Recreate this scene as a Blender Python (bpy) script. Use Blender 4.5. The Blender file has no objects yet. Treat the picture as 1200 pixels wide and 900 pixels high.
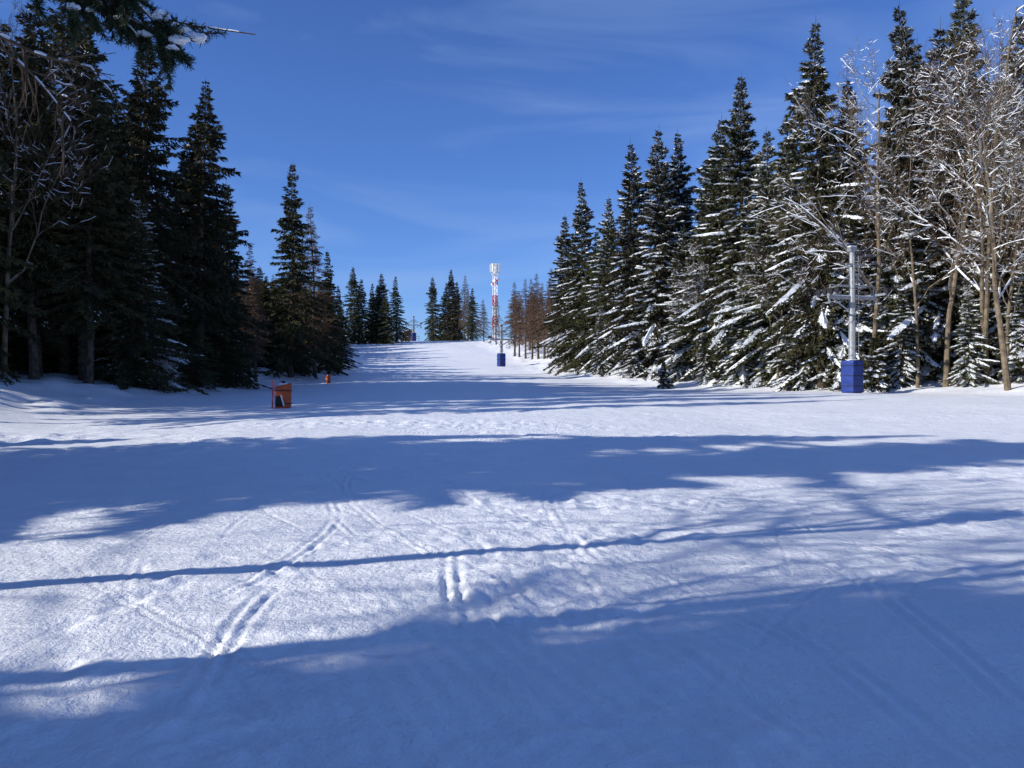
import bpy, math, random
import numpy as np
from mathutils import Vector
random.seed(7)
SC=bpy.context.scene
COL=SC.collection

# ------------------------------------------------------------------ helpers
def hermite(xs,ys,x):
    xs=np.array(xs,float); ys=np.array(ys,float); x=np.asarray(x,float)
    d=np.diff(ys)/np.diff(xs)
    m=np.empty_like(ys); m[0]=d[0]; m[-1]=d[-1]
    for i in range(1,len(ys)-1):
        m[i]=0 if d[i-1]*d[i]<=0 else 2*d[i-1]*d[i]/(d[i-1]+d[i])
    xc=np.clip(x,xs[0],xs[-1]); i=np.clip(np.searchsorted(xs,xc)-1,0,len(xs)-2)
    h=xs[i+1]-xs[i]; t=(xc-xs[i])/h
    return (2*t**3-3*t**2+1)*ys[i]+(t**3-2*t**2+t)*h*m[i]+(-2*t**3+3*t**2)*ys[i+1]+(t**3-t**2)*h*m[i+1]

def vnoise(x,y,seed=0):
    xi=np.floor(x).astype(np.int64); yi=np.floor(y).astype(np.int64)
    fx=x-xi; fy=y-yi; fx=fx*fx*(3-2*fx); fy=fy*fy*(3-2*fy)
    def hh(a,b):
        n=(a*374761393+b*668265263+seed*974634777)&0x7fffffff
        n=((n^(n>>13))*1274126177)&0x7fffffff
        n=n^(n>>16)
        return (n&0xffff)/65535.0*2-1
    a=hh(xi,yi);b=hh(xi+1,yi);c=hh(xi,yi+1);d=hh(xi+1,yi+1)
    return (a*(1-fx)+b*fx)*(1-fy)+(c*(1-fx)+d*fx)*fy

def sstep(t):
    t=np.clip(t,0,1); return t*t*(3-2*t)

XL=([-1500,-50,0,20,35,70,115,190,300,1500],[-16,-16,-16,-18,-21,-24,-24,-38,-40,-40])
XR=([-1500,-50,0,40,50,70,100,150,190,300,1500],[36,36,36,33,30,19,8,2,-5,-5,-5])
def terrain(x,y):
    x=np.asarray(x,float); y=np.asarray(y,float)
    z=hermite([-1500,-200,-30,0,12,25,38,55,90,130,165,200,225,280,500,1500],
              [-70,-9,-.4,0,0,.12,.7,1.0,2.2,4.3,8.0,12.1,13.0,13.0,4,-70],y)
    xl=hermite(*XL,y); xr=hermite(*XR,y)
    dl=xl+4-x; dr=x-(xr-4)
    far=1-sstep((y-160)/60)
    z=z+(1.0*sstep(dl/9)+.05*np.clip(dl-5,0,60))*(.35+.65*far)
    z=z+(.9*sstep(dr/9)+.05*np.clip(dr-5,0,60))*(.35+.65*far)
    z=z+.28*vnoise(x/17+3.3,y/13+8.1,1)*sstep((np.hypot(x,y)-6)/25)
    z=z+.05*vnoise(x/4.1,y/3.3,2)+.018*vnoise(x/1.7,y/1.5,3)
    inf=np.maximum(sstep(dl/5),sstep(dr/5))
    z=z+inf*.22*vnoise(x/1.3,y/1.3,4)
    return z
def tz(x,y): return float(terrain(np.array([x]),np.array([y]))[0])

class B:
    def __init__(s): s.v=[];s.q=[];s.t=[];s.qm=[];s.tm=[];s.n=0
    def quads(s,P,m):
        P=np.asarray(P,float).reshape(-1,4,3); k=len(P)
        if k==0:return
        s.v.append(P.reshape(-1,3)); s.q.append(np.arange(k*4).reshape(k,4)+s.n); s.qm.append(np.full(k,m)); s.n+=k*4
    def grid(s,V,F,m,tri=False):
        V=np.asarray(V,float);F=np.asarray(F,int)
        s.v.append(V)
        if tri: s.t.append(F+s.n); s.tm.append(np.full(len(F),m))
        else: s.q.append(F+s.n); s.qm.append(np.full(len(F),m))
        s.n+=len(V)
    def tube(s,P,R,sides,m,cap=False):
        P=np.asarray(P,float); R=np.asarray(R,float); n=len(P)
        T=np.gradient(P,axis=0); T/= (np.linalg.norm(T,axis=1)[:,None]+1e-9)
        ref=np.where(np.abs(T[:,2:3])>.9,np.array([[1.,0,0]]),np.array([[0,0,1.]]))
        if abs(T[0,2])>.9: ref=np.tile([[1.,0.02,0]],(n,1))
        elif np.max(np.abs(T[:,2]))<=.97: ref=np.tile([[0,0,1.]],(n,1))
        A=np.cross(T,ref); A/=(np.linalg.norm(A,axis=1)[:,None]+1e-9); C=np.cross(T,A)
        a=np.arange(sides)/sides*2*math.pi
        V=(P[:,None,:]+R[:,None,None]*(np.cos(a)[None,:,None]*A[:,None,:]+np.sin(a)[None,:,None]*C[:,None,:])).reshape(-1,3)
        i=np.arange(n-1)[:,None]*sides; j=np.arange(sides)[None,:]; j2=(j+1)%sides
        F=np.stack([i+j,i+j2,i+sides+j2,i+sides+j],-1).reshape(-1,4)
        s.grid(V,F,m)
        if cap:
            for e,c in ((0,P[0]),(n-1,P[-1])):
                ring=V[e*sides:(e+1)*sides]
                VV=np.vstack([ring,c[None]]); FF=[[k,(k+1)%sides,sides] for k in range(sides)]
                s.grid(VV,FF,m,True)
    def box(s,c,d,m,rz=0):
        c=np.array(c,float);d=np.array(d,float)/2
        V=np.array([[x,y,z] for z in(-1,1) for x,y in((-1,-1),(1,-1),(1,1),(-1,1))],float)*d
        R=np.array([[math.cos(rz),-math.sin(rz),0],[math.sin(rz),math.cos(rz),0],[0,0,1]])
        V=V@R.T+c
        s.grid(V,[[3,2,1,0],[4,5,6,7],[0,1,5,4],[1,2,6,5],[2,3,7,6],[3,0,4,7]],m)
    def mesh(s,name,mats,smooth=False):
        V=np.concatenate(s.v)
        me=bpy.data.meshes.new(name)
        Q=np.concatenate(s.q) if s.q else np.zeros((0,4),int)
        T=np.concatenate(s.t) if s.t else np.zeros((0,3),int)
        nq,nt=len(Q),len(T)
        me.vertices.add(len(V)); me.vertices.foreach_set('co',V.astype(np.float32).ravel())
        me.loops.add(nq*4+nt*3); me.loops.foreach_set('vertex_index',np.concatenate([Q.ravel(),T.ravel()]).astype(np.int32))
        me.polygons.add(nq+nt)
        me.polygons.foreach_set('loop_start',np.concatenate([np.arange(nq)*4,nq*4+np.arange(nt)*3]).astype(np.int32))
        mi=np.concatenate((s.qm+s.tm)).astype(np.int32)
        me.polygons.foreach_set('material_index',mi)
        me.polygons.foreach_set('use_smooth',np.full(nq+nt,smooth))
        for m in mats: me.materials.append(m)
        me.update(calc_edges=True)
        return me
def obj(name,me,loc=(0,0,0),rot=0,sc=(1,1,1),parent=None):
    o=bpy.data.objects.new(name,me); o.location=loc; o.rotation_euler=(0,0,rot); o.scale=sc
    COL.objects.link(o)
    if parent: o.parent=parent
    return o

# ------------------------------------------------------------------ materials
def mat(name,col,rough=.8,spec=.3,var=0,scale=3,col2=None,objrand=0,metal=0,bump=0,bscale=20):
    m=bpy.data.materials.new(name); m.use_nodes=True; nt=m.node_tree; N=nt.nodes; L=nt.links
    b=N['Principled BSDF']; b.inputs['Roughness'].default_value=rough
    b.inputs['Specular IOR Level'].default_value=spec; b.inputs['Metallic'].default_value=metal
    b.inputs['Base Color'].default_value=(*col,1)
    src=None
    geo=N.new('ShaderNodeNewGeometry')
    if col2 is not None:
        nz=N.new('ShaderNodeTexNoise'); nz.inputs['Scale'].default_value=scale; nz.inputs['Detail'].default_value=3
        L.new(geo.outputs['Position'],nz.inputs['Vector'])
        r=N.new('ShaderNodeValToRGB'); r.color_ramp.elements[0].position=.35; r.color_ramp.elements[1].position=.65
        r.color_ramp.elements[0].color=(*col,1); r.color_ramp.elements[1].color=(*col2,1)
        L.new(nz.outputs['Fac'],r.inputs['Fac']); src=r.outputs['Color']
        L.new(src,b.inputs['Base Color'])
    if objrand:
        oi=N.new('ShaderNodeObjectInfo'); hs=N.new('ShaderNodeHueSaturation')
        mr=N.new('ShaderNodeMapRange'); mr.inputs['To Min'].default_value=1-objrand; mr.inputs['To Max'].default_value=1+objrand
        L.new(oi.outputs['Random'],mr.inputs['Value']); L.new(mr.outputs['Result'],hs.inputs['Value'])
        mr2=N.new('ShaderNodeMapRange'); mr2.inputs['To Min'].default_value=.475; mr2.inputs['To Max'].default_value=.515
        L.new(oi.outputs['Random'],mr2.inputs['Value']); L.new(mr2.outputs['Result'],hs.inputs['Hue'])
        if src: L.new(src,hs.inputs['Color'])
        else: hs.inputs['Color'].default_value=(*col,1)
        L.new(hs.outputs['Color'],b.inputs['Base Color'])
    if bump:
        n2=N.new('ShaderNodeTexNoise'); n2.inputs['Scale'].default_value=bscale; n2.inputs['Detail'].default_value=4
        L.new(geo.outputs['Position'],n2.inputs['Vector'])
        bp=N.new('ShaderNodeBump'); bp.inputs['Distance'].default_value=bump; bp.inputs['Strength'].default_value=1
        L.new(n2.outputs['Fac'],bp.inputs['Height']); L.new(bp.outputs['Normal'],b.inputs['Normal'])
    return m
M_need=mat('spruce_needles',(.028,.032,.012),.75,.25,col2=(.078,.072,.028),scale=.9,objrand=.3)
M_bark=mat('bark',(.055,.042,.032),.9,.2,col2=(.13,.10,.075),scale=4,bump=.02,bscale=14)
M_beech=mat('grey_bark',(.11,.085,.056),.9,.2,col2=(.23,.18,.12),scale=3,bump=.01)
M_twig=mat('twigs',(.095,.066,.038),.9,.2,col2=(.17,.12,.07),scale=2,objrand=.2)
M_larch=mat('larch_twigs',(.12,.075,.045),.9,.2,col2=(.19,.125,.075),scale=1.5,objrand=.2)
M_sn=mat('branch_snow',(.86,.88,.90),.6,.25)
M_pine=mat('pine_needles',(.022,.036,.014),.6,.3,col2=(.045,.062,.025),scale=6)

def snow_ground():
    m=bpy.data.materials.new('snow_surface'); m.use_nodes=True; nt=m.node_tree;N=nt.nodes;L=nt.links
    b=N['Principled BSDF']; b.inputs['Roughness'].default_value=.5; b.inputs['Specular IOR Level'].default_value=.3
    geo=N.new('ShaderNodeNewGeometry')
    def noise(s,det,sc=(1,1,1),rough=.6):
        mp=N.new('ShaderNodeMapping'); mp.inputs['Scale'].default_value=sc
        L.new(geo.outputs['Position'],mp.inputs['Vector'])
        n=N.new('ShaderNodeTexNoise'); n.inputs['Scale'].default_value=s; n.inputs['Detail'].default_value=det; n.inputs['Roughness'].default_value=rough
        L.new(mp.outputs['Vector'],n.inputs['Vector']); return n.outputs['Fac']
    r=N.new('ShaderNodeValToRGB'); r.color_ramp.elements[0].position=.3; r.color_ramp.elements[1].position=.7
    r.color_ramp.elements[0].color=(.88,.895,.92,1); r.color_ramp.elements[1].color=(.96,.965,.975,1)
    L.new(noise(.9,6),r.inputs['Fac'])
    vor=N.new('ShaderNodeTexVoronoi'); vor.inputs['Scale'].default_value=3.2; L.new(geo.outputs['Position'],vor.inputs['Vector'])
    lt=N.new('ShaderNodeMath'); lt.operation='LESS_THAN'; lt.inputs[1].default_value=.024; L.new(vor.outputs['Distance'],lt.inputs[0])
    mx=N.new('ShaderNodeMix'); mx.data_type='RGBA'; mx.inputs['B'].default_value=(.25,.2,.15,1)
    gt=N.new('ShaderNodeMath'); gt.operation='GREATER_THAN'; gt.inputs[1].default_value=.58; L.new(noise(.7,2),gt.inputs[0])
    mu=N.new('ShaderNodeMath'); mu.operation='MULTIPLY'; L.new(lt.outputs[0],mu.inputs[0]); L.new(gt.outputs[0],mu.inputs[1])
    L.new(mu.outputs[0],mx.inputs['Factor']); L.new(r.outputs['Color'],mx.inputs['A']); L.new(mx.outputs['Result'],b.inputs['Base Color'])
    prev=None
    for s,det,sc,dist in ((2.0,6,(1,1,1),.06),(14,5,(1,.8,1),.032),(1.0,4,(.5,2.0,1),.04)):
        bp=N.new('ShaderNodeBump'); bp.inputs['Distance'].default_value=dist; bp.inputs['Strength'].default_value=.85
        L.new(noise(s,det,sc,.68),bp.inputs['Height'])
        if prev: L.new(prev,bp.inputs['Normal'])
        prev=bp.outputs['Normal']
    L.new(prev,b.inputs['Normal'])
    return m

# ------------------------------------------------------------------ terrain mesh
ys=[2.0]
while ys[-1]<260: ys.append(ys[-1]+max(.026,.0058*ys[-1]))
while ys[-1]<1500: ys.append(ys[-1]*1.06)
neg=[2.0-.15]
while neg[-1]>-1500: neg.append(neg[-1]-max(.3,.08*abs(neg[-1])))
ys=np.array(neg[::-1]+ys)
xp=[0.0]
while xp[-1]<90: xp.append(xp[-1]+max(.026,.0095*xp[-1]))
while xp[-1]<1500: xp.append(xp[-1]*1.08)
xs=np.array([-v for v in xp[:0:-1]]+xp)
X,Y=np.meshgrid(xs,ys)
Z=terrain(X,Y)
near=1-sstep((Y-28)/25)
Z+= near*(.010*vnoise(X/.55,Y/.5,11)+.006*vnoise(X/.21,Y/.19,12))
patch=sstep((vnoise(X/3.0+4,Y/2.2+1,21)+.45*vnoise(X/.9,Y/.8,24)-.1)/.5)*near
Z+=patch*(.022*vnoise(X/.25,Y/.22,22)+.014*vnoise(X/.11,Y/.10,23))
# groomer ribs, worn away in most places
rib=sstep((vnoise(X/5+9,Y/6+2,27)+.1)/.4)*(1-sstep((Y-16)/8))
Z+=rib*.0045*np.sin((X*.93+Y*.36)*2*math.pi/.16)
churn=np.exp(-(((X+15.5)/3.8)**2+((Y-24.3)/1.7)**2))+np.exp(-(((X+5)/7)**2+((Y-28)/1.5)**2))*.5
Z+=churn*(.14*np.abs(vnoise(X/.5,Y/.45,31))+.08*vnoise(X/.2,Y/.2,32))
for (cx,cy,rx,ry) in ((-.1,6.6,.8,.45),(-3.0,6.9,.25,1.3),(-2.2,7.5,.3,1.2),(.5,7.6,.7,.5),(.8,9.3,2,.8),(3.6,7.5,1.2,.6),(1.2,12,3,.8)):
    g=np.exp(-(((X-cx)/rx)**2+((Y-cy)/ry)**2)); Z+=g*.035*(vnoise(X/.15,Y/.17,int(cx*10)+60))
rg=np.random.RandomState(5)
def groove(f,y0,y1,A,w,dbl=.0):
    sel=(ys>y0-.5)&(ys<y1+.5); yy=Y[sel]; xx=X[sel]
    mask=sstep((yy-y0)/.6)*sstep((y1-yy)/.8)*(.35+.65*sstep(.5+1.2*vnoise(yy*1.3,xx*0+y0*7,41)))
    for off in ((-dbl/2,dbl/2) if dbl else (0,)):
        c=f(yy)+off; d=(xx-c)/w
        Z[sel]+=mask*A*(-np.exp(-d*d)+.4*np.exp(-((np.abs(d)-1.7)/.7)**2))
for i in range(110):
    y0=rg.uniform(3.3,26); ln=rg.uniform(1.5,9)*(1+y0/25); x0=rg.uniform(-.6,.6)*y0
    sl=rg.normal(-.3,.6); cv=rg.normal(0,.035); wv=rg.uniform(0,.12); ph=rg.uniform(0,6)
    groove(lambda yy,x0=x0,sl=sl,cv=cv,y0=y0,wv=wv,ph=ph: x0+sl*(yy-y0)+cv*(yy-y0)**2+wv*np.sin((yy-y0)*.9+ph),
           y0,y0+ln,rg.uniform(.005,.017),rg.uniform(.022,.04),rg.choice([0,0,.12]))
groove(lambda y:-.32-.16*(y-5.6)+.02*(y-5.6)**2,5.3,8.8,.026,.035,.12)
groove(lambda y:-.05-.12*(y-5.4),5.4,6.6,.022,.03)
groove(lambda y:1.05-.16*(y-6)+.012*(y-6)**2,7,13,.014,.035,.14)
groove(lambda y:2.9+.10*(y-6)-.02*(y-6)**2,4.2,9.0,.016,.03,.14)
groove(lambda y:2.05-.05*(y-3.5),3.0,6.2,.014,.03,.14)
nx,ny=len(xs),len(ys)
V=np.stack([X.ravel(),Y.ravel(),Z.ravel()],1)
i=np.arange(ny-1)[:,None]*nx; j=np.arange(nx-1)[None,:]
F=np.stack([i+j,i+j+1,i+nx+j+1,i+nx+j],-1).reshape(-1,4)
b=B(); b.grid(V,F,0)
obj('snow_ground',b.mesh('snow_ground',[snow_ground()],True))

# ------------------------------------------------------------------ spruce
def spruce(seed,H,R,cb,snow,thin=1.0,dens=48,mats=None,wmul=1.0):
    r=np.random.RandomState(seed); b=B()
    lean=r.normal(0,.012,2)
    def axis(z): return np.array([lean[0]*z+.08*math.sin(z*.5+seed),lean[1]*z+.08*math.cos(z*.43+seed),z])
    zs=np.linspace(-.5,H,14); rr=np.interp(zs/H,[-.1,0,.05,1],[.021*H*.8,.0165*H,.0125*H,.008])
    b.tube([axis(z) for z in zs],rr,9,0)
    z=cb*H; ga=r.uniform(0,6); skew=r.uniform(0,6)
    while z<H*.985:
        t=(z-cb*H)/(H-cb*H)
        prof=(1-t)**.93*(1 if t>.15 else (.62+.38*t/.15))*R*1.06
        nb=r.randint(4,8) if t<.8 else r.randint(3,6)
        lev=r.uniform(.6,1.2)
        for k in range(nb):
            ga+=2.399+r.normal(0,.25)
            L=max(.16,prof*lev*r.uniform(.55,1.25)*(1+.18*math.cos(ga-skew+3*t)))
            if r.rand()<.06 and t<.7: L*=1.3
            up=.60*t-.16+r.normal(0,.07); sag=.62*(1-t)+.10+r.uniform(-.1,.15); cur=.32*(1-t*.6)
            ca,sa=math.cos(ga),math.sin(ga)
            z0=z+r.uniform(-.12,.12)
            base=axis(z0)
            def P(s): 
                return np.stack([base[0]+ca*L*s,base[1]+sa*L*s,base[2]+L*(up*s-sag*s**2+cur*s**3)],-1)
            n=4; ss=np.linspace(0,1,n); b.tube(P(ss),np.interp(ss,[0,1],[.012+.011*L,.005]),3,0)
            N=int(L*dens*(1.0 if L>1 else 1.3))+7
            s=.10+.92*r.rand(N)**.8
            wmax=(.08+.34*L*(1.02-s)*np.minimum(1,s*3))
            lat=r.uniform(-1,1,N)*wmax
            p=P(s); side=np.array([-sa,ca,0.]); fwd=np.array([ca,sa,0.])
            p=p+lat[:,None]*side; p[:,2]-=np.abs(lat)*.30+r.uniform(0,.05,N)
            sg=np.sign(lat)
            hang=r.rand(N)<.5
            d=fwd*(r.uniform(.3,1.0,N))[:,None]+side*(sg*r.uniform(.1,.9,N))[:,None]
            dz=np.where(hang,-r.uniform(.6,1.8,N),-r.uniform(-.15,.45,N)); d[:,2]+=dz*(1-.55*t)
            if t>.85: d[:,2]+=.6
            d/=np.linalg.norm(d,axis=1)[:,None]
            ln=r.uniform(.18,.48,N)*(.5+.5*min(1,L)); w=r.uniform(.028,.07,N)*thin*wmul*(1 if t<.85 else .75)
            rnd=r.normal(0,1,(N,3)); rnd[:,2]*=.6; wd=np.cross(d,rnd); wd/=np.linalg.norm(wd,axis=1)[:,None]
            q=np.stack([p-d*(.1*ln)[:,None],p+d*(ln*.45)[:,None]+wd*w[:,None],p+d*ln[:,None],p+d*(ln*.45)[:,None]-wd*w[:,None]],1)
            b.quads(q,1)
            if snow>0 and r.rand()<min(1,snow*1.2) and L>.3:
                Ns=int(L*11*snow*r.uniform(.3,1.7))+1
                s=np.clip(.3+.7*r.rand(Ns)**.8,0,1); lat=r.uniform(-.8,.8,Ns)*(.08+.30*L*(1.02-s))
                p=P(s)+lat[:,None]*side; p[:,2]+=.05-np.abs(lat)*.25
                dd=fwd*1.0+side*(np.sign(lat)*.5)[:,None]; slope=(up-2*sag*s+3*cur*s*s); dd=dd+np.stack([0*s,0*s,slope],-1)
                dd/=np.linalg.norm(dd,axis=1)[:,None]
                pl=np.cross(dd,[0,0,1.]); pl/=np.linalg.norm(pl,axis=1)[:,None]
                ln=r.uniform(.09,.32,Ns)*(.6+.5*snow); w=r.uniform(.045,.14,Ns)*(.7+.4*snow); hh=w*r.uniform(.4,.8,Ns)
                a0=p-dd*ln[:,None]; a1=p+dd*ln[:,None]; upv=np.zeros((Ns,3)); upv[:,2]=hh
                dn=np.zeros((Ns,3)); dn[:,2]=-w*.7
                b.quads(np.stack([a0,p+pl*w[:,None]+dn,a1,p+upv],1),2)
                b.quads(np.stack([a0,p+upv,a1,p-pl*w[:,None]+dn],1),2)
                if snow>.25 and r.rand()<.8:      # snow lying along the limb
                    s0=r.uniform(.3,.6); m_=6; sv=np.linspace(s0,1.0,m_); pc=P(sv)
                    ww=(np.array([.3,.8,1,1.1,.9,.2])*(.055+.03*L)*r.uniform(.7,1.5,m_))[:,None]
                    l_=pc+side*ww; r_=pc-side*ww; c_=pc.copy(); c_[:,2]+=.05+ww[:,0]*.5; l_[:,2]-=ww[:,0]*.3; r_[:,2]-=ww[:,0]*.3
                    b.quads(np.stack([l_[:-1],l_[1:],c_[1:],c_[:-1]],1),2); b.quads(np.stack([c_[:-1],c_[1:],r_[1:],r_[:-1]],1),2)
        z+= (.25+.27*(1-t)*min(1,H/16))*r.uniform(.7,1.25)*(1 if H>6 else .6)
    b.tube([axis(H*.97),axis(H)+np.array([0,0,.35])],[.025,.006],3,1)
    if cb>.12:
        z=1.2
        while z<cb*H:
            a=r.uniform(0,6.28); L=r.uniform(.4,2.0); q=axis(z)
            b.tube([q,q+np.array([math.cos(a)*L*.5,math.sin(a)*L*.5,-.05*L]),q+np.array([math.cos(a)*L,math.sin(a)*L,-.3*L])],[.02,.013,.004],3,0)
            z+=r.uniform(.12,.4)
    return b.mesh('spruce_%d'%seed,mats or [M_bark,M_need,M_sn])

SP={}
SP['tall']=[spruce(1,22,3.8,.24,.10),spruce(2,22,3.4,.30,.06),spruce(3,21,4.1,.18,.14)]
SP['full']=[spruce(4,22,4.6,.04,.95),spruce(5,22,4.2,.07,.75),spruce(6,20,4.7,.03,1.1),spruce(8,22,3.9,.08,.6)]
SP['snowy']=[spruce(9,15,3.3,.03,1.3),spruce(10,14,2.9,.05,1.2)]
SP['young']=[spruce(11,4,1.2,.03,1.2,dens=70),spruce(12,3,.95,.03,1.3,dens=70)]
SP['dark']=[spruce(14,20,4.1,.05,.10),spruce(15,20,3.6,.08,.06),spruce(16,20,4.6,.03,.14)]
LA=[spruce(21,18,3.0,.18,.05,thin=.36,dens=34,mats=[M_bark,M_larch,M_sn]),
    spruce(22,18,2.6,.24,.10,thin=.36,dens=34,mats=[M_bark,M_larch,M_sn])]

# ------------------------------------------------------------------ bare broadleaved trees
def snowstrip(b,P,R,r,m,amt=1.0,brk=.25):
    P=np.asarray(P,float)
    for k in range(len(P)-1):
        if r.rand()<brk: continue
        a,c=P[k],P[k+1]; d=c-a; l=np.linalg.norm(d)
        if l<1e-4 or abs(d[2]/l)>.82: continue
        s=np.cross(d/l,[0,0,1.]); s/=np.linalg.norm(s)
        ra,rc=R[k],R[k+1]
        w0=ra*.8+.008*amt; w1=rc*.8+.008*amt; h0=ra+.016*amt; h1=rc+.016*amt
        u=np.array([0,0,1.]); mid=(a+c)/2; wm=(w0+w1)/2*r.uniform(1,1.5); hm=(h0+h1)/2*r.uniform(1.,1.5)
        b.quads([[a+s*w0,mid+s*wm,mid+u*hm,a+u*h0],[a+u*h0,mid+u*hm,mid-s*wm,a-s*w0],
                 [mid+s*wm,c+s*w1,c+u*h1,mid+u*hm],[mid+u*hm,c+u*h1,c-s*w1,mid-s*wm]],m)
def bare(seed,H,r0,snow,spread=.9,first=.28,maxlev=4,upb=.25,nkids=9,multi=1,min_r=.006,tuft=0,mats=None,bias=None):
    r=np.random.RandomState(seed); b=B()
    def grow(p,d,L,rad,lev):
        n={0:12,1:8,2:6,3:4}.get(lev,3)
        pts=[p.copy()];rr=[rad];dirs=[d.copy()]
        for k in range(n):
            d=d+r.normal(0,[.05,.14,.19,.24,.28][min(lev,4)],3)
            d[2]+= (.06 if lev==0 else upb*.22)
            if bias is not None and lev>0: d[:2]+=np.array(bias)*.04
            d/=np.linalg.norm(d); p=p+d*L/n
            pts.append(p.copy()); rr.append(max(min_r,rad*(1-(.78 if lev==0 else .72)*(k+1)/n))); dirs.append(d.copy())
        b.tube(pts,rr,[8,6,4,3,3][min(lev,4)],0 if lev<2 else 1)
        if snow>0 and lev>0 and (lev<4 or r.rand()<.4): snowstrip(b,pts,rr,r,2,[1,2.8,1.8,1.1,.8][lev],brk=max(.1,1-.8*snow*[1,1,.9,.7,.5][lev]))
        if tuft and lev>=2:
            for q in range(2,n+1):
                if r.rand()<tuft: needle_tuft(b,pts[q],dirs[q],r,1.4)
        if lev>=maxlev: return
        k=[nkids+5,nkids,6,4,0][lev]
        for c in range(k):
            t=r.uniform(first if lev==0 else .18,1.0)
            if lev==0: t=first+(1-first)*(c+.5+r.uniform(-.4,.4))/k
            f=t*n; i0=min(int(f),n-1); fr=f-i0
            q=pts[i0]*(1-fr)+pts[i0+1]*fr; dd=dirs[i0+1]
            a=r.uniform(0,6.28); v=np.cross(dd,[math.cos(a),math.sin(a),.3*math.sin(a*2)]); v/=np.linalg.norm(v)+1e-9
            ang=r.uniform(.55,1.15)*spread if lev==0 else r.uniform(.4,1.05)
            nd=dd*math.cos(ang)+v*math.sin(ang); 
            if lev==0 : nd[2]=abs(nd[2])*.8
            nd/=np.linalg.norm(nd)
            rl=rr[i0]
            cl=L*{0:.42*(1.15-.75*(t-first)/(1-first+1e-6)),1:.48*(1.15-.5*t),2:.5,3:.5}[lev]*r.uniform(.7,1.2)
            grow(q,nd,cl,max(min_r,rl*[.42,.5,.5,.6][lev]),lev+1)
    for m in range(multi):
        a=r.uniform(0,6.28); tilt=0.0 if multi==1 else r.uniform(.06,.2)
        d=np.array([math.cos(a)*tilt+r.normal(0,.03),math.sin(a)*tilt+r.normal(0,.03),1.]); d/=np.linalg.norm(d)
        grow(np.array([math.cos(a)*.3*(multi>1),math.sin(a)*.3*(multi>1),-.4]),d,H*(1 if m==0 else r.uniform(.7,.95)),r0,0)
    return b,(mats or [M_beech,M_twig,M_sn])
def needle_tuft(b,p,d,r,sc=1.0,n=46,m=3):
    p=np.array(p); v=r.normal(0,1,(n,3)); v/=np.linalg.norm(v,axis=1)[:,None]
    v=v*.8+np.array(d)*.55; v/=np.linalg.norm(v,axis=1)[:,None]
    ln=r.uniform(.03,.065,n)*sc; o=p+np.array(d)*r.uniform(-.09,.09,n)[:,None]*sc
    w=np.cross(v,r.normal(0,1,(n,3))); w/=np.linalg.norm(w,axis=1)[:,None]; w*=.003*sc
    e=o+v*ln[:,None]
    b.quads(np.stack([o-w,o+w,e+w*.5,e-w*.5],1),m)
BA=[]
for sd,H,r0,sn,mu in ((31,20,.20,.75,1),(32,18,.15,.85,2),(33,21,.22,.35,1),(34,13,.10,.9,2),(35,17,.15,.4,1)):
    bb,mm=bare(sd,H,r0,sn,multi=mu,nkids=8 if mu<3 else 6); BA.append(bb.mesh('bare_%d'%sd,mm))
for sd,H,r0,sn,mu in ((36,6,.05,1.,4),(37,5,.05,1.,4)):
    bb,mm=bare(sd,H,r0,sn,multi=mu,nkids=5,first=.15,maxlev=3); BA.append(bb.mesh('bare_%d'%sd,mm))

rn=np.random.RandomState(99)
def put(kind,x,y,H,nominal=None,idx=None,wid=1.0):
    if kind in SP:
        ms=SP[kind]; nm='spruce_tree'; base={'tall':[22,22,21],'full':[22,22,20,22],'snowy':[15,14],'young':[4,3],'dark':[20,20,20]}[kind]
    elif kind=='larch': ms=LA; nm='larch_tree'; base=[18,18]
    elif kind=='bare': ms=BA[:5]; nm='beech_tree'; base=[20,18,21,13,17]
    else: ms=BA[5:]; nm='bare_shrub'; base=[6,5]
    i=rn.randint(len(ms)) if idx is None else idx
    s=H/base[i]; sxy=s*rn.uniform(.92,1.08)*wid
    if kind not in('young','shrub','snowy') : sxy=(.35+.65*s)*rn.uniform(.9,1.1)*wid
    o=obj(nm,ms[i],(x,y,tz(x,y)-.12),rn.uniform(0,6.28),(sxy,sxy,s))
    o.rotation_euler[0]=rn.normal(0,.012); o.rotation_euler[1]=rn.normal(0,.012)
    return o

# key trees, left side
L=[('bare',-26.6,43,18,4),('tall',-28,51,24.5,0),('tall',-26.8,52,23,1),('tall',-24.6,55,23.8,2),('tall',-29.5,45,23,2),('tall',-26.6,45.5,20,1),('tall',-27.6,47.5,23,2),
('dark',-23.2,50,11.5,2),('snowy',-24.2,53,13,0),('tall',-23.0,60,22.8,0),('tall',-25.2,66,19.5,1),('dark',-24.4,70,17.3,0),('larch',-25.6,80,13.2,0),('larch',-24,77,10,1),
('dark',-22.9,85,22.5,1),('larch',-21.6,90,19,0),('dark',-22.2,99,15,1),('dark',-23.3,105,11.5,0),('dark',-23.6,113,9,0),('dark',-24.6,92,13,2),
('dark',-35.6,185,17.5,0),('dark',-32.5,190,14,1),('dark',-29.6,188,16.3,0),('dark',-27,192,15.6,1),('dark',-37.6,178,13,1),('dark',-34.2,187,15,2),('dark',-28.3,186,12,2),('dark',-31,187,13.5,2),
('tall',-30.5,49,21,1),('tall',-31,56,22,2),('tall',-29,60,22,0),('tall',-27,57,20,0),('tall',-24.8,62,19,2),('dark',-27.5,64,16,2),('dark',-26.5,72,14,2),
('dark',-27.5,54,14,2),('dark',-29,57.5,15,0),('dark',-31,51,15,1),('dark',-32,46,16,2),('dark',-26,60,13,0),('tall',-25.6,49,19,1),('tall',-24.4,47.2,17,0)]
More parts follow.
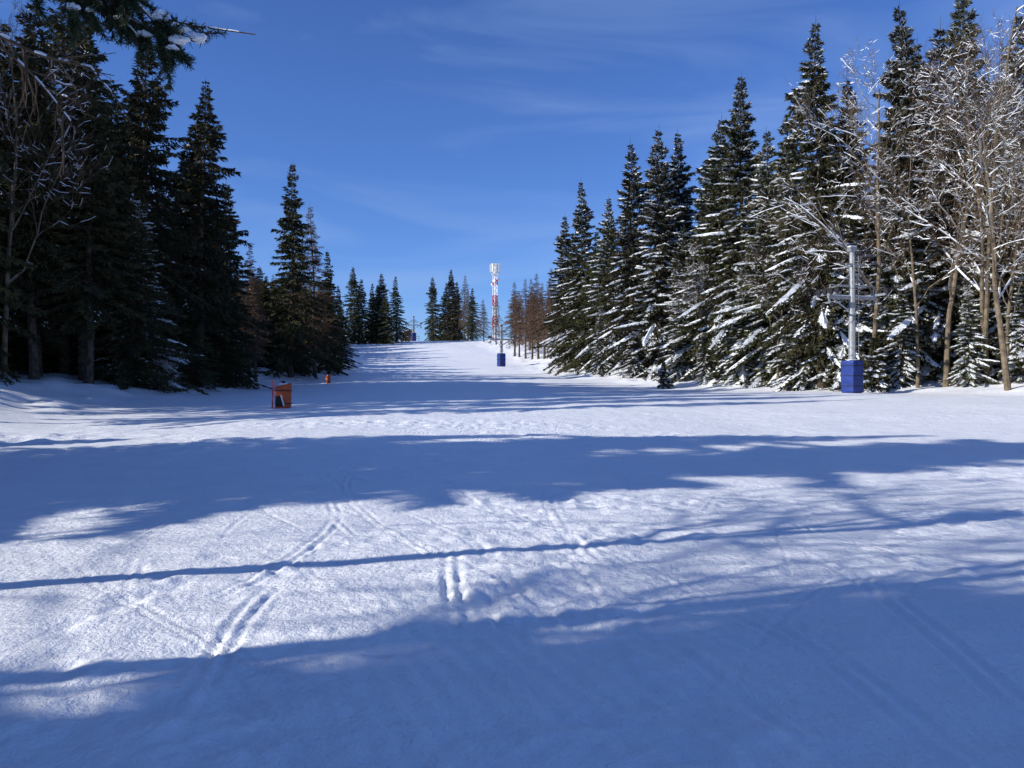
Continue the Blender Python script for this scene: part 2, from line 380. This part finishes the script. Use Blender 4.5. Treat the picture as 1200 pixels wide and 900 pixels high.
# key trees, right side
L+=[('dark',-20.8,216,17.5,0),('dark',-17.8,218,15,2),('dark',-15.5,212,18.8,0),('dark',-14.3,215,16,2),('larch',-12.4,210,17,1),('larch',-11,206,13,0),('dark',-9.6,200,13,1),
('larch',-6.5,190,10,0),('larch',-3.5,180,11,1),('larch',0.5,152,14,0),('larch',2.5,147,14.5,1),('larch',4.6,141,15,0),('larch',6.4,136,15.2,1),('larch',3.4,158,14,0),('larch',8,142,16,1),('larch',1.4,149,12,1),('larch',3.6,143,13,0),('larch',5.6,139,13,1),
('full',7.6,116,21.5,3),('full',9.7,108,25,3),('full',11.8,100,21.5,1),('full',13,89,25.3,3),('full',15.4,85,26,0),('full',18,87,25.5,1),('full',18.7,79,21,2),('dark',10.8,104,18,2),('dark',8.6,110,17,2),
('full',20.3,73,27.5,1),('full',18.9,76,24.5,3),('full',21.8,69,21.5,0),('full',23.0,61,27.8,3),('full',23.2,67,22,2),
('bare',25.2,57.5,21,0),('full',28.9,60,27.5,0),('full',26.0,63,23,1),('bare',28.8,54.5,21.5,2),('full',33.6,61,29.5,1),('full',31,64,26,3),('bare',31.0,53,23.5,1),('full',30.6,58,25,0),
('full',35,57,25,2),('bare',33.5,49,19,0),('bare',30.6,50.5,14,4),('bare',24.0,61,12,3),('full',27.5,58.5,17,2),('full',33,54,19,0),('full',36,52,23,1),
('bare',27.2,55,16,4),('bare',29.4,48.5,17,0),('bare',32.4,46.5,13,1),('bare',21.4,66,13,4),('bare',17.6,76,12,3),
('young',13.6,73.5,2.6,0),('young',24.6,55.5,3.9,0),('young',21.3,62,2.2,1),('snowy',19.6,70,9,1),('snowy',15.9,79,9,0),('snowy',22.3,62.5,9,0),('snowy',26.6,56,8,1),('snowy',29.5,53,7,0),('snowy',17.6,74.5,6,1),('snowy',24.9,58.6,9,0),
('snowy',13,86,9,1),('snowy',10.4,96,8,0),('full',16.8,80,15,1),('full',24.6,60,15,2),('snowy',31.5,50.5,8,0),
('shrub',31.2,47.5,4,0),('shrub',-22,52,3,0),('dark',-22.3,57,6,1),('dark',-23,66,7,2)]
for k,x,y,H,i in L: put(k,x,y,H,idx=i)

# the wood continues left of and behind the viewer
for k,x,y,H,i,w in (('full',-22,8.0,26,0,1.1),('full',-22,12.3,17.5,1,1.1),('dark',-21,16.3,11,0,1.1),('young',-20.5,20.0,4.5,0,1.5),
    ('full',-18,-3.4,14.5,0,1.15),('full',-19.5,-7.0,25,2,1.0),('full',-18,-9.5,24,0,1.1),('full',-23,-4.2,15.5,2,1.0),('full',-19,-13,24,0,1.1),('full',-27,-8,22,0,1.1),('full',-28,6.5,24,1,1.),
    ('full',-28,11.5,17,3,1.1),('full',-14,-7.3,20,2,1.0),('full',-13,-10,20,0,1.1),('bare',-11.8,2.0,14.5,2,1.1),('bare',-16,-.5,17,4,1.2),
    ('tall',-25.2,27.2,23,0,.55),('tall',-27,30.5,25,1,.6),('tall',-25.5,33.2,24,2,.5),('tall',-28,35.5,25,0,.55),('tall',-26.5,38.6,23,1,.6),('tall',-29.5,41,25,2,.6),('bare',-24.5,35,19,2,1)):
    put(k,x,y,H,idx=i,wid=w)

# forest interior
placed=[(x,y) for _,x,y,_,_ in L]
def ok(x,y,dm):
    for a,c in placed:
        if (a-x)**2+(c-y)**2<dm*dm: return False
    placed.append((x,y)); return True
n=0
for _ in range(6000):
    if n>=165: break
    y=rn.uniform(36,185) if n>70 else rn.uniform(36,85); d=rn.exponential(11)+4
    if d>42: continue
    x=float(hermite(*XL,y))-d
    if not ok(x,y,2.7): continue
    if y<66: H=rn.uniform(15,22); k=rn.choice(['tall','tall','dark','dark','dark'])
    elif y<130: H=rn.uniform(8,12.5)+ (3 if d>14 else 0); k=rn.choice(['dark','dark','larch','tall'])
    else: H=rn.uniform(9,14); k=rn.choice(['dark','dark','larch'])
    put(k,x,y,H); n+=1
n=0
for _ in range(5000):
    if n>=140: break
    y=rn.uniform(30,215) if n>60 else rn.uniform(45,90); d=rn.exponential(11)+5
    if d>45: continue
    x=float(hermite(*XR,y))+d
    if not ok(x,y,3.2): continue
    if y<75: H=rn.uniform(15,22); k=rn.choice(['full','dark','full','dark','tall'])
    elif y<120: H=rn.uniform(13,18); k=rn.choice(['full','dark','dark','larch'])
    else: H=rn.uniform(9,13.5); k=rn.choice(['dark','larch','larch','larch'])
    put(k,x,y,H); n+=1
for _ in range(60):
    y=rn.uniform(36,44); x=-28-rn.exponential(8)
    if ok(x,y,4): put(rn.choice(['tall','dark']),x,y,rn.uniform(13,20))

# ------------------------------------------------------------------ near pine, top-left bough
bb,mm=bare(51,14.5,.20,.3,spread=1.0,first=.40,maxlev=3,nkids=8,tuft=.32,bias=(.3,-.15),min_r=.008)
r=np.random.RandomState(3)
def crv(P,n):
    P=np.array(P,float); t=np.linspace(0,len(P)-1,n); k=np.arange(len(P))
    return np.stack([hermite(k,P[:,c],t) for c in range(3)],1)
def blob(b,c,rad,r,m=2):
    nu,nv=9,6; V=[];F=[]
    ph=r.uniform(0,6,4)
    for j in range(nv+1):
        th=math.pi*j/nv
        for i in range(nu):
            a=2*math.pi*i/nu; k=1+.22*math.sin(2*a+ph[0]+3*th)+.14*math.sin(3*a+ph[1])+.1*math.sin(5*th+ph[2])
            V.append([c[0]+rad[0]*k*math.sin(th)*math.cos(a),c[1]+rad[1]*k*math.sin(th)*math.sin(a),c[2]+rad[2]*(1 if th<1.57 else .45)*math.cos(th)*k])
    for j in range(nv):
        for i in range(nu): F.append([j*nu+i,(j+1)*nu+i,(j+1)*nu+(i+1)%nu,j*nu+(i+1)%nu])
    b.grid(V,F,m)
O=np.array([-9,5.3,0.0])
def bough(P,r0,r1,kids,tuftp,snow,klen=.6,droop=.3):
    pts=crv(P,22)-O; rr=np.linspace(r0,r1,22)
    bb.tube(pts,rr,6,1)
    snowstrip(bb,pts,rr,r,2,.8*snow,brk=.5)
    for c in range(kids):
        k=r.randint(9,21); p=pts[k]; d=pts[k+1]-pts[k-1]; d/=np.linalg.norm(d)
        v=r.normal(0,1,3); v=v-d*np.dot(v,d); v/=np.linalg.norm(v); nd=d*.7+v*.7; nd[2]-=droop; nd/=np.linalg.norm(nd)
        q=[p]; l=klen*r.uniform(.5,1.2); 
        for s in range(6):
            nd=nd+r.normal(0,.14,3); nd[2]-=.03; nd/=np.linalg.norm(nd); q.append(q[-1]+nd*l/6)
        bb.tube(q,np.linspace(.008,.003,7),4,1); 
        if snow and r.rand()<.4: snowstrip(bb,q,np.linspace(.008,.003,7),r,2,.6,brk=.5)
        for s in range(1,7):
            if r.rand()<tuftp: needle_tuft(bb,q[s],nd,r,1.25,n=90)
            if r.rand()<.4:
                sd=nd+r.normal(0,.6,3); sd/=np.linalg.norm(sd); e=q[s]+sd*l*.25
                bb.tube([q[s],e],[.004,.002],3,1)
                if r.rand()<tuftp: needle_tuft(bb,e,sd,r,1.1,n=70)
        if snow and tuftp>.3 and r.rand()<.4:
            blob(bb,q[3]+np.array([0,0,.03]),(r.uniform(.03,.07),r.uniform(.03,.06),r.uniform(.025,.045)),r)
bough([(-9,5.3,5.6),(-6.2,6.4,5.9),(-4.3,7.0,5.35),(-3.5,7.2,4.98),(-3.05,7.3,4.76)],.04,.010,26,.85,1,.42,.6)
bough([(-9,5.3,6.3),(-6.2,6.9,6.4),(-4.0,7.0,5.5),(-3.2,7.15,4.95),(-2.95,7.2,4.62)],.035,.008,20,.8,.9,.3,.5)
bough([(-9,5.3,6.0),(-6,6.8,6.2),(-3.9,7.3,5.35),(-3.1,7.4,4.98),(-2.35,7.5,4.90)],.03,.005,16,.10,.3,.3,.1)
bough([(-9,5.3,4.4),(-6.5,6.2,5.0),(-4.6,6.9,4.75),(-4.0,7.0,4.5),(-3.55,7.1,4.42)],.035,.006,16,.0,.9,.7,.15)
bough([(-9,5.3,5.0),(-6.8,7.0,5.6),(-5.0,7.6,5.0),(-4.5,7.7,4.6),(-4.2,7.8,4.2)],.03,.006,14,.0,.9,.6,.2)
for c in ((-2.95,7.25,4.80),(-2.80,7.3,4.74),(-3.1,7.2,4.90),(-3.35,7.2,4.96),(-2.9,7.15,4.66)):
    blob(bb,np.array(c)-O+np.array([0,0,.03]),(.085,.06,.05),r)
me=bb.mesh('pine_tree',[M_bark,M_twig,M_sn,M_pine])
obj('pine_tree',me,(O[0],O[1],0))

# ------------------------------------------------------------------ lift pylons
M_steel=mat('galvanised_steel',(.26,.27,.28),.45,.5,col2=(.38,.39,.40),scale=5,metal=.3)
M_dark=mat('dark_rubber',(.02,.02,.022),.7,.3)
M_blue=mat('blue_vinyl_padding',(.008,.028,.17),.45,.4,col2=(.013,.042,.23),scale=3,bump=.02,bscale=5)
M_orange=mat('orange_vinyl_padding',(.42,.075,.02),.45,.4,col2=(.55,.10,.03),scale=4,bump=.02,bscale=6)
M_red=mat('red_paint',(.55,.03,.02),.5,.4); M_white=mat('white_paint',(.78,.78,.78),.5,.4)
M_wood=mat('dark_timber',(.07,.045,.03),.8,.3,col2=(.13,.085,.05),scale=6)
def bevel(o,w,s=3):
    md=o.modifiers.new('b','BEVEL'); md.width=w; md.segments=s
def pylon(x,y,H,rot):
    e=bpy.data.objects.new('ski_lift_pylon',None); COL.objects.link(e); e.location=(x,y,tz(x,y)); e.rotation_euler=(0,0,rot)
    b=B(); b.tube([(0,0,-.5),(0,0,H*.5),(0,0,H)],[.24,.21,.17],14,0,True)
    for z in (2.4,H*.5,H-1.0): b.tube([(0,0,z),(0,0,z+.08)],[.29,.29],14,0,True)
    obj('mast',b.mesh('mast',[M_steel],False),parent=e)
    b=B()
    z=H*.67
    b.box((0,0,z),(3.7,.18,.2),0); b.box((0,0,z+.75),(2.2,.12,.14),0)
    b.box((0,-.2,H-.9),(1.3,.1,.12),0); b.box((0,0,H+.1),(.5,.35,.3),0)
    for s in(-1,1):
        b.tube([(0,0,z-1.0),(s*1.5,0,z-.05)],[.05,.05],6,0)
        b.tube([(0,0,z+1.7),(s*1.0,0,z+.8)],[.03,.03],6,0)
        b.tube([(s*1.7,0,z+.05),(s*1.7,0,z+.8)],[.04,.04],6,0); b.tube([(s*1.7,0,z+.8),(s*1.05,0,z+.75)],[.035,.035],6,0)
        b.box((s*1.75,0,z+.2),(.14,2.0,.14),0)
        b.box((s*1.75,0,z-.35),(.10,1.2,.10),0); b.box((s*1.75,0,z-.1),(.10,.12,.5),0)
    obj('crossarms',b.mesh('arms',[M_steel]),parent=e)
    b=B()
    for s in(-1,1):
        for k in range(4):
            yy=-.85+k*.57; b.tube([(s*1.75+s*.14-.04,yy,z+.36),(s*1.75+s*.14+.04,yy,z+.36)],[.2,.2],14,0,True)
        for yy in(-.4,.4): b.tube([(s*1.75+s*.14-.04,yy,z-.5),(s*1.75+s*.14+.04,yy,z-.5)],[.17,.17],14,0,True)
    obj('sheaves',b.mesh('sheaves',[M_dark]),parent=e)
    b=B()
    for s in(-.17,.17): b.tube([(s,-.40,2.3),(s,-.36,H-.4)],[.02,.02],5,0)
    zz=2.4
    while zz<H-.4: b.tube([(-.17,-.39,zz),(.17,-.39,zz)],[.013,.013],4,0); zz+=.3
    for zz in(3,5,7):
        if zz<H: b.tube([(0,-.39,zz),(0,-.1,zz)],[.015,.015],4,0)
    obj('ladder',b.mesh('ladder',[M_steel]),parent=e)
    b=B(); b.box((0,0,1.05),(1.1,1.0,2.1),0); o=obj('padding',b.mesh('pad',[M_blue]),parent=e,rot=.25); bevel(o,.14,4)
    b=B(); 
    for zz in(.45,1.1,1.75): b.box((0,0,zz),(1.115,1.015,.05),0)
    obj('padding_straps',b.mesh('straps',[M_dark]),parent=e,rot=.25)
    b=B(); blob(b,np.array([0,0,2.08]),(.5,.4,.08),r,0); b.box((0,0,z+.13),(3.2,.15,.05),0); b.box((0,0,H+.28),(.46,.32,.07),0)
    obj('snow_cap',b.mesh('cap',[M_sn],False),parent=e)
    return (x,y,e.location[2]+z+.56,rot)
PR=math.radians(18)
PY=[pylon(21.8,52.5,9.1,PR),pylon(-1.7,130,6.4,PR),pylon(-24.4,203,6.0,PR)]
b=B()
pts=[(41,-2,5.2,PR)]+PY
for s in(-1,1):
    for k in range(len(pts)-1):
        P=[]
        for t in np.linspace(0,1,24):
            a,c=pts[k],pts[k+1]; o=s*1.88
            P.append([a[0]*(1-t)+c[0]*t+o*math.cos(PR),a[1]*(1-t)+c[1]*t+o*math.sin(PR),a[2]*(1-t)+c[2]*t-1.1*4*t*(1-t)])
        b.tube(P,[.012]*24,4,0)
obj('lift_cable',b.mesh('lift_cable',[M_dark]))

# ------------------------------------------------------------------ orange padded hydrants
def hyd(x,y,rot,s=1.0):
    e=bpy.data.objects.new('orange_safety_padding',None); COL.objects.link(e); e.location=(x,y,tz(x,y)-.03); e.rotation_euler=(0,0,rot); e.scale=(s,s,s)
    b=B(); V=[(-.36,-.27,0),(.34,-.27,0),(.32,.27,0),(-.34,.27,0),(-.38,-.24,1.0),(.40,-.20,1.2),(.37,.25,1.22),(-.34,.25,1.04)]
    b.grid(V,[[3,2,1,0],[4,5,6,7],[0,1,5,4],[1,2,6,5],[2,3,7,6],[3,0,4,7]],0); o=obj('pad',b.mesh('pad',[M_orange]),parent=e); bevel(o,.08,4)
    b=B(); b.grid([(-.31,-.295,.10),(.02,-.297,.12),(-.12,-.292,.62),(-.30,-.285,.55)],[[0,1,2,3]],0)
    b.grid([(.04,-.297,.12),(.10,-.297,.14),(-.04,-.291,.64),(-.10,-.291,.63)],[[0,1,2,3]],1)
    obj('warning_patch',b.mesh('patch',[M_dark,M_white]),parent=e)
    b=B(); 
    for zz in(.25,.85): b.box((0,0,zz),(.74,.55,.035),0)
    obj('straps',b.mesh('st',[M_dark]),parent=e)
    b=B(); b.tube([(-.47,-.05,-.1),(-.50,-.05,1.35)],[.022,.018],6,0,True); b.tube([(-.56,.1,-.1),(-.42,.05,1.2)],[.018,.015],6,0,True)
    b.tube([(0,0,1.0),(0,0,1.28)],[.06,.06],8,1,True); b.tube([(-.12,0,1.26),(.12,0,1.26)],[.03,.03],8,1,True)
    obj('rods',b.mesh('rods',[M_red,M_dark]),parent=e)
    b=B(); blob(b,np.array([.05,0,1.13]),(.28,.18,.05),r,0); obj('snow_cap',b.mesh('cap2',[M_sn],True),parent=e)
hyd(-10.6,38,.12); hyd(-18.2,81,-.9,.7)

# ------------------------------------------------------------------ telecom tower
b=B(); TX,TY=-5.4,262; H=27.0; g0=tz(TX,TY)
def wid(z): return .85-(.2*z/H)
nb=16; hz=H/nb
cor=[(-1,-1),(1,-1),(1,1),(-1,1)]
for k in range(nb):
    z0,z1=k*hz,(k+1)*hz; w0,w1=wid(z0),wid(z1); m=0 if (k//2)%2==0 else 1
    if k>=nb-3: m=1
    for i in range(4):
        c,d=cor[i],cor[(i+1)%4]
        b.tube([(c[0]*w0,c[1]*w0,z0),(c[0]*w1,c[1]*w1,z1)],[.13,.13],5,m)
        b.tube([(c[0]*w0,c[1]*w0,z0),(d[0]*w1,d[1]*w1,z1)],[.06,.06],4,m); b.tube([(d[0]*w0,d[1]*w0,z0),(c[0]*w1,c[1]*w1,z1)],[.06,.06],4,m)
        b.tube([(c[0]*w1,c[1]*w1,z1),(d[0]*w1,d[1]*w1,z1)],[.07,.07],4,m)
b.tube([(0,0,0),(0,0,H)],[.3,.3],8,1)
for z in(H-3.2,H-.2):
    b.box((0,0,z),(2.4,2.4,.12),1)
for a in range(8):
    an=a*math.pi/4+.2; c=(math.cos(an)*1.55,math.sin(an)*1.55)
    b.box((c[0],c[1],H-1.3),(.36,.2,2.6),1,an+1.57); b.tube([(c[0]*.9,c[1]*.9,H-3.2),(c[0]*.9,c[1]*.9,H+.3)],[.05,.05],5,2)
for a,z in((.5,H-5),(2.5,H-6.5),(4.4,H-5.5)):
    c=np.array([math.cos(a)*1.0,math.sin(a)*1.0,z]); b.tube([c,c*np.array([1.3,1.3,1])],[.5,.5],12,1,True)
b.tube([(0,0,H),(0,0,H+1.6)],[.06,.03],5,2)
obj('telecom_tower',b.mesh('telecom_tower',[M_red,M_white,M_steel]),(TX,TY,g0))

# ------------------------------------------------------------------ hut at the top of the run
e=bpy.data.objects.new('ski_hut',None); COL.objects.link(e); hx,hy=-26.2,208; e.location=(hx,hy,tz(hx,hy)-.3); e.rotation_euler=(0,0,.2)
b=B(); b.box((0,0,1.2),(3.2,3,2.4),0)
b.grid([(-1.6,-1.5,2.4),(1.6,-1.5,2.4),(0,-1.5,3.2),(-1.6,1.5,2.4),(1.6,1.5,2.4),(0,1.5,3.2)],[[0,1,2],[4,3,5]],0,True)
obj('walls',b.mesh('walls',[M_wood]),parent=e)
b=B()
for s in(-1,1):
    V=[(0,-1.8,3.22),(s*1.95,-1.8,2.26),(s*1.95,1.8,2.26),(0,1.8,3.22)]; V+= [(p[0],p[1],p[2]+.28) for p in V]
    b.grid(V,[[0,1,2,3],[4,5,6,7],[0,1,5,4],[1,2,6,5],[2,3,7,6]],0)
obj('snowy_roof',b.mesh('roof',[M_sn]),parent=e)
b=B(); b.box((-.7,-1.53,1.4),(.9,.06,.8),0); b.box((.8,-1.53,1.0),(.9,.06,2.0),1)
b.box((-.7,-1.55,1.4),(1.05,.03,.06),2)
obj('window_and_door',b.mesh('wd',[M_dark,M_wood,M_white]),parent=e)
b=B()
for k in range(7):
    px=-33+k*1.7; py=199+.3*k; z=tz(px,py); b.tube([(px,py,z-.2),(px,py,z+1.4)],[.06,.05],6,0,True)
for zz in(.7,1.2): b.tube([(-33+k*1.7,199+.3*k,tz(-33+k*1.7,199+.3*k)+zz) for k in range(7)],[.04]*7,5,0)
obj('wooden_fence',b.mesh('fence',[M_wood]))

# ------------------------------------------------------------------ light, sky, camera
AZ=math.radians(20); EL=math.radians(26)
s=Vector((math.cos(AZ)*math.cos(EL),math.sin(AZ)*math.cos(EL),-math.sin(EL)))
ld=bpy.data.lights.new('sun','SUN'); ld.energy=5.0; ld.angle=math.radians(.5); ld.color=(1,.965,.89)
lo=bpy.data.objects.new('sun',ld); COL.objects.link(lo); lo.rotation_euler=s.to_track_quat('-Z','Y').to_euler(); lo.location=(-40,-20,40)
w=bpy.data.worlds.new('World'); SC.world=w; w.use_nodes=True; nt=w.node_tree; N=nt.nodes; Lk=nt.links
bg=N['Background']; bg.inputs['Strength'].default_value=.105
sky=N.new('ShaderNodeTexSky'); sky.sky_type='NISHITA'; sky.sun_disc=False; sky.sun_elevation=EL
sky.sun_rotation=math.atan2(-s.x,-s.y)%(2*math.pi); sky.altitude=900; sky.air_density=1.0; sky.dust_density=.2; sky.ozone_density=3.5
hs=N.new('ShaderNodeMix'); hs.data_type='RGBA'; hs.blend_type='MULTIPLY'; hs.inputs['Factor'].default_value=1; hs.inputs['B'].default_value=(.68,.92,1.45,1)
Lk.new(sky.outputs['Color'],hs.inputs['A'])
tc=N.new('ShaderNodeTexCoord'); mp=N.new('ShaderNodeMapping'); mp.inputs['Scale'].default_value=(1.6,1.6,8); mp.inputs['Rotation'].default_value=(0,.3,.3)
nz=N.new('ShaderNodeTexNoise'); nz.inputs['Scale'].default_value=1.5; nz.inputs['Detail'].default_value=8; nz.inputs['Distortion'].default_value=.8
Lk.new(tc.outputs['Generated'],mp.inputs['Vector']); Lk.new(mp.outputs['Vector'],nz.inputs['Vector'])
mr=N.new('ShaderNodeMapRange'); mr.inputs['From Min'].default_value=.46; mr.inputs['From Max'].default_value=.80; mr.inputs['To Max'].default_value=.42
Lk.new(nz.outputs['Fac'],mr.inputs['Value'])
mx=N.new('ShaderNodeMix'); mx.data_type='RGBA'; mx.inputs['B'].default_value=(3.6,5.2,8.6,1)
Lk.new(mr.outputs['Result'],mx.inputs['Factor']); Lk.new(hs.outputs['Result'],mx.inputs['A']); Lk.new(mx.outputs['Result'],bg.inputs['Color'])
cd=bpy.data.cameras.new('camera'); cd.sensor_width=36; cd.lens=28.8; cd.clip_end=6000; cd.clip_start=.05
co=bpy.data.objects.new('camera',cd); COL.objects.link(co); co.location=(0,0,1.7); co.rotation_euler=(math.radians(90),0,0)
SC.camera=co
SC.view_settings.view_transform='Standard'; SC.view_settings.look='None'; SC.view_settings.exposure=0
print('objs',len(bpy.data.objects))
